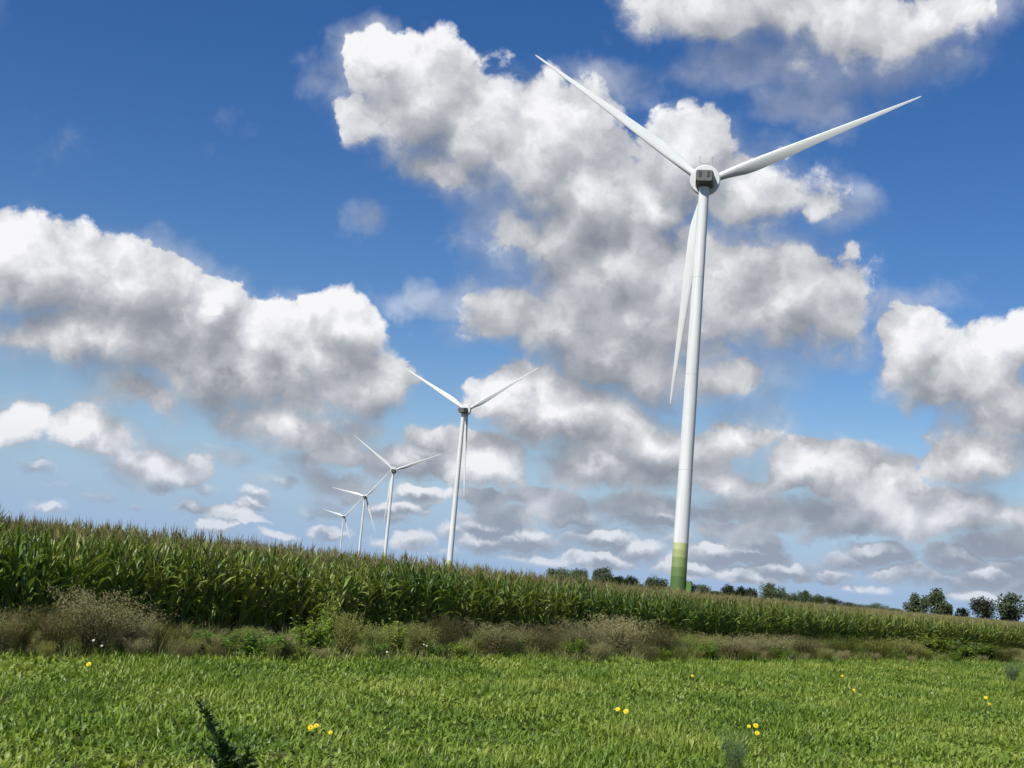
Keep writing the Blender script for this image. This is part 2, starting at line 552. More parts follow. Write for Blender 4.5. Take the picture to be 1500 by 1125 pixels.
def scatter(name, pts, variants, label, cat):
    """one object of stuff: a mesh vertex per plant, the plant meshes set on them"""
    me = bpy.data.meshes.new(name)
    me.from_pydata([p[0] for p in pts], [], [])
    a = me.attributes.new('turn', 'FLOAT_VECTOR', 'POINT')
    a.data.foreach_set('vector', [c for p in pts for c in p[1]])
    a = me.attributes.new('size', 'FLOAT_VECTOR', 'POINT')
    a.data.foreach_set('vector', [c for p in pts for c in p[2]])
    a = me.attributes.new('which', 'INT', 'POINT')
    a.data.foreach_set('value', [p[3] for p in pts])
    o = obj(name, me)
    tag(o, label, cat, kind='stuff')
    kit = bpy.data.collections.new(name + '_kit')
    for i, v in enumerate(variants):
        vo = bpy.data.objects.new('%s_%02d' % (name, i), v)
        kit.objects.link(vo)
    g = bpy.data.node_groups.new(name + '_scatter', 'GeometryNodeTree')
    g.interface.new_socket('Geometry', in_out='INPUT', socket_type='NodeSocketGeometry')
    g.interface.new_socket('Geometry', in_out='OUTPUT', socket_type='NodeSocketGeometry')
    gi, go = g.nodes.new('NodeGroupInput'), g.nodes.new('NodeGroupOutput')
    ci = g.nodes.new('GeometryNodeCollectionInfo')
    ci.inputs['Collection'].default_value = kit
    ci.inputs['Separate Children'].default_value = True
    ci.inputs['Reset Children'].default_value = True
    ip = g.nodes.new('GeometryNodeInstanceOnPoints')
    ip.inputs['Pick Instance'].default_value = True
    g.links.new(gi.outputs[0], ip.inputs['Points'])
    g.links.new(ci.outputs[0], ip.inputs['Instance'])
    for nm, typ, sk in (('which', 'INT', 'Instance Index'), ('turn', 'FLOAT_VECTOR', 'Rotation'), ('size', 'FLOAT_VECTOR', 'Scale')):
        na_ = g.nodes.new('GeometryNodeInputNamedAttribute')
        na_.data_type = typ
        na_.inputs['Name'].default_value = nm
        g.links.new(na_.outputs[0], ip.inputs[sk])
    g.links.new(ip.outputs[0], go.inputs[0])
    md = o.modifiers.new('scatter', 'NODES')
    md.node_group = g
    return o


# ------------------------------------------------------------------ ground
b = MB()
b.add([(-14000, -4000, 0), (14000, -4000, 0), (14000, 24000, 0), (-14000, 24000, 0)], [(0, 1, 2, 3)])
tag(obj('ground', b.mesh('ground', ['ground'])), kind='structure')

# edge of the meadow, the weed strip and the corn run along one line
E0 = Vector((-7.7, 18.9))
ED = Vector((0.62, 0.785)).normalized()
EN = Vector((-ED.y, ED.x))


def strip(s, n):
    p = E0 + ED * s + EN * n
    return p.x, p.y


def strip_inv(x, y):
    q = Vector((x, y)) - E0
    return q.dot(ED), q.dot(EN)


def in_view(x, y, margin=1.5):
    return y > 4 and abs(x) < 0.425 * y + margin


# ------------------------------------------------------------------ wind turbines
HUB, RB, OVER, TILT = 116.0, 63.2, 5.2, R(5)
TOWER_TOP = 113.2


def tower_r(z):
    return 2.12 + (1.42 - 2.12) * (z / TOWER_TOP)


def loft_section(chord, thick, twist, z, lead, n=20):
    """aerofoil across X (leading edge at -X), thickness along Y"""
    out = []
    for k in range(n):
        a = 2 * math.pi * k / n
        x = 0.5 * (1 - math.cos(a))                     # 0 leading .. 1 trailing .. back
        yt = 5 * (0.2969 * math.sqrt(x) - 0.126 * x - 0.3516 * x * x + 0.2843 * x ** 3 - 0.1036 * x ** 4)
        ys = yt * thick * (1 if a <= math.pi else -1)
        px, py = -lead + x * chord, ys * chord
        ct, st = math.cos(twist), math.sin(twist)
        out.append((px * ct - py * st, px * st + py * ct, z))
    return out


def blade_mesh():
    b = MB()
    rings = []
    N = 30
    spans = [0.025, .035, .05, .07, .10, .14, .18, .22, .27, .33, .4, .48, .56, .64, .72, .8, .87, .93, .97, .99, 1.0]
    chords = [(0.025, 2.2), (.06, 2.25), (.12, 2.9), (.2, 3.55), (.27, 3.5), (.4, 2.95), (.55, 2.25), (.7, 1.62), (.85, 1.0), (.95, .58), (.99, .34), (1.0, .12)]
    for sp in spans:
        c = np.interp(sp, [q[0] for q in chords], [q[1] for q in chords])
        th = np.interp(sp, [.025, .06, .12, .2, .4, 1], [1.0, .9, .52, .32, .23, .16])
        tw = R(np.interp(sp, [.03, .2, .5, 1], [16, 13, 5, 0]))
        lead = np.interp(sp, [.025, .06, .2, 1], [.5, .48, .33, .30]) * c
        z = sp * RB
        # round root blends into aerofoil
        f = np.interp(sp, [.04, .16], [0, 1])
        af = loft_section(c, th, tw, z, lead, N)
        ci = [(-1.1 * math.cos(2 * math.pi * k / N), 1.1 * math.sin(2 * math.pi * k / N), z) for k in range(N)]
        pre = 1.6 * sp * sp                                # blades bend upwind towards the tip
        rings.append([(af[k][0] * f + ci[k][0] * (1 - f), af[k][1] * f + ci[k][1] * (1 - f) + pre, z) for k in range(N)])
    b.rings(rings)
    me = b.mesh('blade', ['blade'])
    smooth_sharp(me, 60)
    return me


def ring_y(prof, n=48, mi=0, caps=True):
    """solid of revolution about the Y axis: prof = [(y, r), ...]"""
    b = MB()
    b.rings([[(r * math.sin(2 * math.pi * k / n), y, r * math.cos(2 * math.pi * k / n)) for k in range(n)] for y, r in prof], caps, caps, mi)
    return b


def bevel_mesh(b, name, mats, w_, seg=2):
    me = b.mesh(name, mats)
    bm = bmesh.new()
    bm.from_mesh(me)
    bmesh.ops.remove_doubles(bm, verts=bm.verts, dist=1e-4)
    bmesh.ops.bevel(bm, geom=list(bm.edges), offset=w_, segments=seg, affect='EDGES', profile=0.6)
    bmesh.ops.recalc_face_normals(bm, faces=bm.faces)
    bm.to_mesh(me)
    bm.free()
    return me


BLADE = blade_mesh()
# nacelle: box that widens a little towards the generator, roof sloping to the rear
b = MB()
prof = []
for y, hw, z0, z1 in ((-4.6, 2.15, -1.75, 1.15), (-4.2, 2.30, -1.95, 1.30), (-1.0, 2.42, -2.35, 1.55), (1.75, 2.5, -2.35, 1.65)):
    c = .35
    prof.append([(-hw, y, z0 + c), (-hw, y, z1 - c), (-hw + c, y, z1), (hw - c, y, z1), (hw, y, z1 - c), (hw, y, z0 + c), (hw - c, y, z0), (-hw + c, y, z0)])
b.rings(prof)
NAC = b.mesh('nacelle', ['nacelle'])
b = MB(); b.rings([circle(1.62, -3.0, 32), circle(1.72, -2.6, 32), circle(1.72, -2.0, 32)])
YAW_M = b.mesh('yaw_collar', ['nacelle']); smooth_sharp(YAW_M)
gen = ring_y([(1.62, 2.3), (1.66, 3.95), (1.82, 4.16), (2.3, 4.24), (3.5, 4.22), (3.9, 4.05), (4.0, 3.0)])
GEN_M = gen.mesh('generator_ring', ['ring']); smooth_sharp(GEN_M, 30)
hubb = ring_y([(4.0, 2.3), (4.3, 2.55), (6.2, 2.5), (7.3, 2.0), (8.0, 1.2), (8.3, .35)])
HUB_M = hubb.mesh('rotor_hub', ['ring']); smooth_sharp(HUB_M, 40)
b = MB(); b.box(-.42, .42, -.06, .06, -.78, .78)
VENT = bevel_mesh(b, 'vent', ['vent'], .03, 1)
b = MB(); b.tube([(0, 0, 0), (0, 0, 2.1)], [.07, .05], 8); b.tube([(-.35, 0, 1.75), (.35, 0, 1.75)], [.035, .035], 6)
b.tube([(-.35, 0, 1.75), (-.35, 0, 2.15)], [.03, .03], 6); b.tube([(.35, 0, 1.75), (.35, 0, 2.05)], [.03, .03], 6)
MAST = b.mesh('sensor_mast', ['steel'])
b = MB(); b.rings([circle(.16, 0, 10), circle(.2, .12, 10), circle(.1, .3, 10)])
SENSOR = b.mesh('wind_sensor', ['steel'])
b = MB(); b.tube([(-1.9, 2.3, 4.22), (-1.9, 2.3, 4.55), (-1.2, 2.3, 4.72), (1.2, 2.3, 4.72), (1.9, 2.3, 4.55), (1.9, 2.3, 4.22)], [.05] * 6, 6)
RAIL = b.mesh('roof_rail', ['steel'])


def band_mesh(z0, z1, mt, name, n=48, seg=1, extra=0.0):
    b = MB()
    zs = [z0 + (z1 - z0) * i / seg for i in range(seg + 1)]
    b.rings([circle(tower_r(z) + extra, z, n) for z in zs])
    me = b.mesh(name, [mt])
    smooth_sharp(me, 40)
    return me


def tower_parts(root, zb):
    """green bands up to zb, white steel sections above, flange rings between them"""
    cuts = [0, .40 * zb, .565 * zb, .745 * zb, .88 * zb, zb]
    for i in range(5):
        obj('green_band', band_mesh(cuts[i], cuts[i + 1] - .004, 'band%d' % i, 'green_band'), root)
    secs = [zb, 34, 60, 87, TOWER_TOP]
    tw = obj('tower', band_mesh(zb, TOWER_TOP, 'tower', 'tower', seg=8), root)
    for z in secs[1:-1]:
        obj('flange', band_mesh(z, z + .16, 'seam', 'flange', extra=.02), tw)
    return tw


def door_and_stair(root, ang):
    """steel stair with a platform and door at the tower foot"""
    st = obj('stair', None, root, rot=(0, 0, ang), scale=(1, -1, 1))
    b = MB()
    r = tower_r(2.6)
    b.box(r - .25, r + 1.5, -.75, .75, 2.85, 2.98)
    obj('platform', b.mesh('platform', ['stair']), st)
    for k in range(10):
        b = MB()
        b.box(r + .35, r + 1.45, -1.05 - k * .27, -.78 - k * .27, 2.65 - k * .275, 2.70 - k * .275)
        obj('step', b.mesh('step', ['steel']), st)
    for x in (r + .30, r + 1.47):
        b = MB()
        b.add([(x, -.75, 2.45), (x, -3.55, 0), (x, -3.55, 1.2), (x, -.75, 4.5), (x, .75, 4.5), (x, .75, 2.45),
               (x + .05, -.75, 2.45), (x + .05, -3.55, 0), (x + .05, -3.55, 1.2), (x + .05, -.75, 4.5), (x + .05, .75, 4.5), (x + .05, .75, 2.45)],
              [(0, 1, 2, 3, 4, 5), (11, 10, 9, 8, 7, 6), (0, 6, 7, 1), (1, 7, 8, 2), (2, 8, 9, 3), (3, 9, 10, 4), (4, 10, 11, 5), (5, 11, 6, 0)])
        obj('side_panel', b.mesh('side_panel', ['stair']), st)
    b = MB()
    b.box(r + .02, r + 1.25, .70, .76, 1.2, 4.55)
    obj('front_panel', b.mesh('front_panel', ['stair']), st)
    b = MB()
    b.box(r - .12, r + .06, -.5, .5, 3.0, 5.1)
    d = obj('door', bevel_mesh(b, 'door', ['stair'], .03, 1), root, rot=(0, 0, ang))
    b = MB(); b.box(r + .06, r + .12, .3, .38, 3.95, 4.15)
    obj('handle', b.mesh('handle', ['steel']), d)
    b = MB()
    b.box(r + 1.56, r + 2.3, .1, 1.5, 0.0, 3.7)
    obj('switch_cabinet', bevel_mesh(b, 'switch_cabinet', ['cabinet'], .05, 1), root, rot=(0, 0, ang))


# (hub x, hub y, yaw, rotor angle, blade length factor, top of the green bands, label)
TURBINES = [
    (49.3, 342.5, 10.5, 65.4, 1.0, 14.6, 'nearest and tallest white wind turbine with a green banded tower foot'),
    (-30.4, 893.0, 24.0, 59.3, .98, 9.4, 'second nearest wind turbine, left of the tallest one, standing behind the corn'),
    (-132.5, 1521.6, 2.7, 66.1, 1.045, 14.6, 'middle wind turbine of the row of five, third nearest'),
    (-233.2, 2179.4, 15.7, 40.4, 1.035, 14.6, 'second smallest wind turbine in the row with one blade pointing left'),
    (-393.6, 3225.5, 22.8, 42.6, 1.12, 14.6, 'farthest and smallest wind turbine at the left end of the row'),
]
for i, (hx, hy, yaw, az, bf, zb, lab) in enumerate(TURBINES):
    yw = R(yaw)
    rx = hx - math.sin(yw) * OVER
    ry = hy - math.cos(yw) * OVER
    root = obj('wind_turbine', None, loc=(rx, ry, 0), rot=(0, 0, -yw))
    tag(root, lab, 'wind turbine', 'row of wind turbines behind the corn')
    tower_parts(root, zb)
    head = (TILT, 0, 0)
    nac = obj('nacelle', NAC, root, loc=(0, 0, HUB - math.sin(TILT) * OVER), rot=head)
    for sx in (-1, 1):
        v = obj('vent', VENT, nac, loc=(sx * 1.12, -4.62, .05))
        mst = obj('sensor_mast', MAST, nac, loc=(sx * 1.75, 2.3, 4.55))
    obj('roof_rail', RAIL, nac)
    obj('yaw_collar', YAW_M, root, loc=(0, 0, HUB - math.sin(TILT) * OVER + .2))
    obj('generator_ring', GEN_M, root, loc=(0, 0, HUB - math.sin(TILT) * OVER), rot=head)
    obj('rotor_hub', HUB_M, root, loc=(0, 0, HUB - math.sin(TILT) * OVER), rot=head)
    for k in range(3):
        an = R(az) + k * 2 * math.pi / 3
        mt = Matrix.Translation((0, OVER * math.cos(TILT), HUB)) @ Matrix.Rotation(TILT, 4, 'X') @ Matrix.Rotation(an, 4, 'Y')
        bl = obj('blade', BLADE, root, loc=mt.to_translation(), rot=mt.to_euler(), scale=(bf, bf, bf))
    if i == 0:
        door_and_stair(root, R(-8) + yw)

# ------------------------------------------------------------------ corn
rng = random.Random(11)


def corn_leaf(length, width, lean, bend, fold=.35, seg=6, seed=0):
    """arching strap leaf leaving the stalk towards +X: folded along its midrib, wavy edge"""
    rr = random.Random(seed)
    b = MB()
    x = z = 0.0
    vs = []
    side = rr.uniform(-.25, .25)
    for i in range(seg + 1):
        f = i / seg
        ang = lean + bend * f ** 1.4
        wd = width * (math.sin(math.pi * min(1, .16 + .84 * f)) ** .7) * (1 if f < 1 else 0) * .5 + .002
        yo = side * length * f * f * .5
        wob = rr.uniform(-.25, .25) * wd
        nx, nz = -math.cos(ang), math.sin(ang)
        lift = fold * wd
        vs += [(x + nx * lift, yo - wd, z + nz * lift + wob), (x, yo, z), (x + nx * lift, yo + wd, z + nz * lift - wob)]
        st = length / seg
        x += math.sin(ang) * st
        z += math.cos(ang) * st
    fs = []
    for i in range(seg):
        a = i * 3
        fs += [(a, a + 1, a + 4, a + 3), (a + 1, a + 2, a + 5, a + 4)]
    b.add(vs, fs)
    return b


def stalk_mb(h, r=.014):
    b = MB()
    b.tube([(0, 0, -.03), (.004, 0, h * .5), (.0, .004, h)], [r, r * .8, r * .4], 5)
    return b


def tassel_mb(h0, seed):
    rr = random.Random(seed)
    b = MB()

    def spike(p, d, ln, wd):
        d = d.normalized()
        s = d.orthogonal().normalized() * wd
        u = d.cross(s)
        q = p + d * ln
        mid = p + d * ln * .55 + Vector((d.x, d.y, 0)) * ln * .04
        b.add([p - s * .5, p + s * .5, mid + s, mid - s, q], [(0, 1, 2, 3), (3, 2, 4)])
        b.add([p - u * .5, p + u * .5, mid + u, mid - u, q], [(0, 1, 2, 3), (3, 2, 4)])
    spike(Vector((0, 0, h0 - .02)), Vector((rr.uniform(-.08, .08), rr.uniform(-.08, .08), 1)), .36, .007)
    for k in range(rr.randint(5, 8)):
        a = rr.uniform(0, 6.28)
        sp = rr.uniform(.25, .65)
        spike(Vector((0, 0, h0 + rr.uniform(0, .10))), Vector((math.cos(a) * sp, math.sin(a) * sp, 1)), rr.uniform(.14, .24), .006)
    return b


H_C = 2.0                              # stalk top of the model plant; tassel above
LEAVES = []
for i in range(8):
    LEAVES.append(corn_leaf(rng.uniform(.52, .78), rng.uniform(.075, .105), R(rng.uniform(14, 34)), R(rng.uniform(40, 130)), seed=i))
for i in range(4):                     # short upright leaves under the tassel
    LEAVES.append(corn_leaf(rng.uniform(.42, .62), rng.uniform(.055, .080), R(rng.uniform(8, 24)), R(rng.uniform(15, 70)), seed=20 + i))
LEAF_ME = [l.mesh('corn_leaf', ['corn']) for l in LEAVES]
STALK = stalk_mb(H_C - .25)
STALK_ME = STALK.mesh('corn_stalk', ['stalk'])
TASSELS = [tassel_mb(H_C - .24, 40 + i) for i in range(5)]
TASSEL_ME = [q.mesh('corn_tassel', ['tassel']) for q in TASSELS]


def leaf_plan(rr):
    """(leaf, height, turn, size) for the leaves of one plant: two ranks, lowest short and hanging"""
    out = []
    n = rr.randint(10, 12)
    a0 = rr.uniform(0, 6.28)
    for k in range(n):
        f = k / (n - 1)
        z = .22 + f * (H_C - .68)
        i = rr.randrange(8) if f < .72 else 8 + rr.randrange(4)
        s = (.72 + .38 * math.sin(math.pi * min(1, .15 + f))) * rr.uniform(.9, 1.1)
        out.append((i, z, a0 + (k % 2) * math.pi + rr.uniform(-.6, .6), s))
    return out


def joined_plant(seed):
    rr = random.Random(seed)
    b = MB()
    b.merge(STALK, Matrix(), 1)
    for i, z, a, s in leaf_plan(rr):
        b.merge(LEAVES[i], Matrix.Translation((0, 0, z)) @ Matrix.Rotation(a, 4, 'Z') @ Matrix.Diagonal((s, s, s, 1)), 0)
    b.merge(TASSELS[rr.randrange(5)], Matrix(), 2)
    return b.mesh('corn_plant', ['corn', 'stalk', 'tassel'])


PLANTS = [joined_plant(100 + i) for i in range(9)]


def corn_h(s):
    """how tall the corn stands along its edge, metres at the tassel tip"""
    base = np.interp(s, [-30, 8, 17, 26, 40, 64, 120], [2.30, 2.33, 2.24, 2.05, 1.95, 1.86, 1.80])
    return base + .05 * math.sin(s * .9) + .03 * math.sin(s * 2.3 + 1)


MODEL_TIP = H_C + .09
CORN_N = 4.3
single = []
pts = []
row = 0
n_off = CORN_N
while row < 30:
    step = .165 if row < 8 else .19
    s = -26.0
    while s < 120:
        s += step * rng.uniform(.8, 1.2)
        x, y = strip(s + .3 * math.sin(row), n_off + rng.uniform(-.05, .05))
        if not in_view(x, y, 2.5):
            continue
        hh = corn_h(s) * (rng.uniform(.90, 1.04) if rng.random() < .9 else rng.uniform(.72, .92)) / MODEL_TIP
        if row > 0:
            hh *= 1.015
        a = rng.uniform(0, 6.28)
        tilt = (rng.gauss(0, .05), rng.gauss(0, .05), a)
        rec = (x, y, a, hh, tilt, s)
        if row == 0 and abs(x) < .412 * y:
            single.append(rec)
        else:
            pts.append(((x, y, 0), tilt, (hh * rng.uniform(.95, 1.1), hh * rng.uniform(.95, 1.1), hh), rng.randrange(9)))
    row += 1
    n_off += .75
# the far side of the field, thinner
for k in range(26000):
    y = 40 + 290 * rng.random() ** .7
    x = rng.uniform(-.43, .43) * y
    s, n = strip_inv(x, y)
    if n < n_off:
        continue
    hh = np.interp(n, [20, 60, 150], [1.86, 1.83, 1.80]) if s > 40 else corn_h(s)
    hh = min(hh, corn_h(s) + .02) * rng.uniform(.94, 1.03) / MODEL_TIP
    pts.append(((x, y, 0), (rng.gauss(0, .04), rng.gauss(0, .04), rng.uniform(0, 6.28)), (hh * 1.3, hh * 1.3, hh), rng.randrange(9)))
single.sort(key=lambda q: q[0] ** 2 + q[1] ** 2)
for x, y, a, hh, tilt, s in single[300:]:
    pts.append(((x, y, 0), tilt, (hh, hh, hh), rng.randrange(9)))
scatter('corn_field', pts, PLANTS, 'dense green corn field with brown tassels behind the first row', 'corn field')
for x, y, a, hh, tilt, s in single[:300]:
    root = obj('corn_plant', None, loc=(x, y, 0), rot=tilt, scale=(hh, hh, hh))
    tag(root, 'tall green corn plant with brown tassel in the front row of the field', 'corn plant', 'corn plants along the front row')
    obj('stalk', STALK_ME, root)
    obj('tassel', TASSEL_ME[rng.randrange(5)], root)
    for i, z, la, ls in leaf_plan(rng):
        obj('leaf', LEAF_ME[i], root, loc=(0, 0, z), rot=(0, 0, la), scale=(ls, ls, ls))

# ------------------------------------------------------------------ meadow
def blade_clump(seed, n, rad, l0, l1, w0, w1, spread, seg=3, mtl='grass', droop=1.0):
    rr = random.Random(seed)
    b = MB()
    for k in range(n):
        a = rr.uniform(0, 6.28)
        q = rad * math.sqrt(rr.random())
        p = Vector((math.cos(a) * q, math.sin(a) * q, -.01))
        d = rr.uniform(0, 6.28)
        ln, wd = rr.uniform(l0, l1), rr.uniform(w0, w1)
        lean = abs(rr.gauss(0, spread))
        bend = rr.uniform(.1, 2.1) * droop
        sx, sy = -math.sin(d) * wd * .5, math.cos(d) * wd * .5
        tw = rr.uniform(-1.4, 1.4)
        vs = []
        x = z = 0
        for i in range(seg + 1):
            f = i / seg
            wf = (1 - f ** 2.2) * (.75 + .5 * f)
            c, s_ = math.cos(tw * f), math.sin(tw * f)
            ox, oy = (sx * c - sy * s_) * wf, (sx * s_ + sy * c) * wf
            cx, cy = p.x + math.cos(d) * x, p.y + math.sin(d) * x
            if i < seg:
                vs += [(cx + ox, cy + oy, p.z + z), (cx - ox, cy - oy, p.z + z)]
            else:
                vs += [(cx, cy, p.z + z)]
            an = lean + bend * f
            x += math.sin(an) * ln / seg
            z += math.cos(an) * ln / seg
        fs = [(2 * i, 2 * i + 1, 2 * i + 3, 2 * i + 2) for i in range(seg - 1)] + [(2 * seg - 2, 2 * seg - 1, 2 * seg)]
        b.add(vs, fs)
    return b.mesh('grass_clump', [mtl])


GRASS = [blade_clump(200 + i, 28, .17, .09, .21, .014, .028, .60) for i in range(7)]
GRASS += [blade_clump(210 + i, 24, .17, .07, .16, .030, .054, .85) for i in range(3)]     # broad leaved patches
pts = []
rng = random.Random(21)
y = 4.5
while y < 66:
    dens = np.interp(y, [7, 14, 25, 45, 66], [24, 22, 17, 11, 8])
    dy = 1 / math.sqrt(dens)
    sc = np.interp(y, [7, 25, 66], [1.0, 1.08, 1.3])
    x = -.425 * y - 3
    while x < .425 * y + 3:
        px, py = x + rng.uniform(-.6, .6) * dy, y + rng.uniform(-.6, .6) * dy
        s, n = strip_inv(px, py)
        if n < .5 + .3 * math.sin(s * 1.7) + 1.6 * rng.random() ** 3:
            k = rng.randrange(7) if rng.random() < .48 + .28 * math.sin(px * .9 + 1.7 * math.sin(py * .6)) else 7 + rng.randrange(3)
            z = sc * rng.uniform(.75, 1.2) * (1 + .22 * math.sin(px * 1.3 + 2 * math.sin(py * .7)))
            pts.append(((px, py, 0), (rng.gauss(0, .06), rng.gauss(0, .06), rng.uniform(0, 6.28)), (sc, sc, z), k))
        x += dy
    y += dy
scatter('meadow_grass', pts, GRASS, 'lush green broad bladed meadow grass in front of the weeds', 'grass')

# ------------------------------------------------------------------ weeds along the corn edge
def feathery(seed, stems, seeds, h, spread, sz):
    """many thin stems fanning out, their upper halves full of tiny seeds"""
    rr = random.Random(seed)
    b = MB()
    for k in range(stems):
        a = rr.uniform(0, 6.28)
        q = .16 * spread * math.sqrt(rr.random())
        p = Vector((math.cos(a) * q, math.sin(a) * q, 0))
        hh = h * rr.uniform(.55, 1.0)
        out = spread * rr.uniform(.05, .62) * hh
        d = Vector((math.cos(a), math.sin(a), 0))
        side = Vector((-d.y, d.x, 0)) * .004

        def at(f):
            return p + d * out * f ** 1.7 + Vector((0, 0, hh * (f - .12 * f * f * spread)))
        pr = [at(f) for f in (0, .35, .7, 1)]
        for i in range(3):
            w0, w1 = 1 - i * .3, .75 - i * .3
            b.add([pr[i] - side * w0, pr[i] + side * w0, pr[i + 1] + side * w1, pr[i + 1] - side * w1], [(0, 1, 2, 3)], 1)
        for j in range(seeds):
            f = .18 + .82 * rr.random() ** .8
            c = at(f)
            r_ = .11 * h * (1.15 - f)
            o = Vector((rr.gauss(0, r_), rr.gauss(0, r_), rr.gauss(0, r_ * .8) + r_ * .5))
            c = c + o
            if c.z < .01:
                continue
            e1 = Vector((rr.gauss(0, 1), rr.gauss(0, 1), rr.gauss(0, 1) + .8)).normalized()
            e2 = e1.orthogonal().normalized()
            s_ = sz * rr.uniform(.6, 1.5)
            b.add([c, c + e1 * s_ * 1.8 + e2 * s_ * .35, c + e1 * s_ * 1.8 - e2 * s_ * .35], [(0, 1, 2)], 0)
    return b


def leafy(seed, stems, leaves, h, spread, sz):
    """soft stems set with pointed oval leaves"""
    rr = random.Random(seed)
    b = MB()
    for k in range(stems):
        a = rr.uniform(0, 6.28)
        q = .3 * spread * math.sqrt(rr.random())
        p = Vector((math.cos(a) * q, math.sin(a) * q, 0))
        hh = h * rr.uniform(.6, 1.0)
        out = spread * rr.uniform(.05, .5) * hh
        d = Vector((math.cos(a), math.sin(a), 0))
        side = Vector((-d.y, d.x, 0)) * .005

        def at(f):
            return p + d * out * f ** 1.5 + Vector((0, 0, hh * f))
        pr = [at(f) for f in (0, .5, 1)]
        for i in range(2):
            b.add([pr[i] - side, pr[i] + side, pr[i + 1] + side * .6, pr[i + 1] - side * .6], [(0, 1, 2, 3)], 1)
        for j in range(leaves):
            f = .12 + .88 * rr.random()
            c = at(f)
            la = rr.uniform(0, 6.28)
            ld = Vector((math.cos(la), math.sin(la), rr.uniform(-.5, .8))).normalized()
            ls = sz * rr.uniform(.6, 1.3) * (1.2 - .5 * f)
            sd = Vector((-ld.y, ld.x, rr.uniform(-.4, .4))).normalized() * ls * .30
            m_ = c + ld * ls * .55
            t_ = c + ld * ls * 1.15 - Vector((0, 0, ls * .25))
            b.add([c, m_ + sd, t_, m_ - sd], [(0, 1, 2, 3)], 0)
    return b


def spike_weed(seed, h, lean, sz, n=150):
    """one leaning stem crowded with small dark leaves and seed clusters, tapering to its tip"""
    rr = random.Random(seed)
    b = MB()

    def at(f, lx, hh, x0=0.0):
        return Vector((x0 + lx * f ** 1.2, .02 * math.sin(f * 5), hh * f))
    for lx, hh, x0, cnt in ((lean, h, 0, n), (lean * -.12, h * .52, .06, n // 3), (lean * .7, h * .45, -.05, n // 3)):
        b.tube([at(f, lx, hh, x0) for f in (0, .35, .7, 1)], [.009, .008, .006, .003], 5, 1)
        for j in range(cnt):
            f = rr.random() ** .9
            c = at(f, lx, hh, x0)
            la = rr.uniform(0, 6.28)
            ld = Vector((math.cos(la), math.sin(la), rr.uniform(.1, 1.3))).normalized()
            ls = sz * rr.uniform(.6, 1.4) * (1.15 - .75 * f)
            sd = ld.orthogonal().normalized() * ls * .20
            b.add([c, c + ld * ls * .5 + sd, c + ld * ls, c + ld * ls * .5 - sd], [(0, 1, 2, 3)], 0)
            up = Vector((0, 0, 1)) * ls * .16
            b.add([c, c + ld * ls * .5 + up, c + ld * ls * .9, c + ld * ls * .5 - up], [(0, 1, 2, 3)], 0)
    return b


# model weeds are 1 m tall and about 1 m wide
def kit(fn, mt, n, seed, *a):
    out = []
    for i in range(n):
        mb = fn(seed + i, *a)
        fol, stm = MB(), MB()
        for f, mi in zip(mb.f, mb.mi):
            tgt = stm if mi else fol
            tgt.add([mb.v[q] for q in f], [tuple(range(len(f)))])
        out.append((fol.mesh('foliage', [mt]), stm.mesh('stems', ['stem'])))
    return out


KITS = {
    'brown': kit(feathery, 'feather', 4, 300, 130, 80, 1.0, 1.0, .0135),
    'olive': kit(feathery, 'olive', 3, 320, 110, 70, 1.0, .8, .014),
    'herb': kit(leafy, 'herb', 3, 340, 60, 24, 1.0, 1.1, .13),
    'green': kit(leafy, 'grass', 3, 350, 46, 26, 1.0, .8, .12),
    'dark': kit(feathery, 'blueweed', 2, 360, 90, 60, 1.0, 1.0, .015),
}
KIND_NAME = {'brown': 'seeding_weed', 'olive': 'olive_weed', 'herb': 'leafy_herb', 'green': 'green_weed', 'dark': 'thistle_bush'}


def weed(kind, px, base_py, top_px, wide_px, label=None, group=None, v=None):
    g = ground_at(px, base_py)
    mpp = g.y / FPX
    hgt, wid = top_px * mpp, wide_px * mpp
    ks = KITS[kind]
    fo, st = ks[(v if v is not None else int(px * 7)) % len(ks)]
    o = obj(KIND_NAME[kind], None, loc=(g.x, g.y, 0), rot=(0, 0, px * .37), scale=(wid, wid, hgt))
    obj('foliage', fo, o)
    obj('stems', st, o)
    tag(o, label, 'weed', group or 'weeds between the meadow and the corn')
    return o


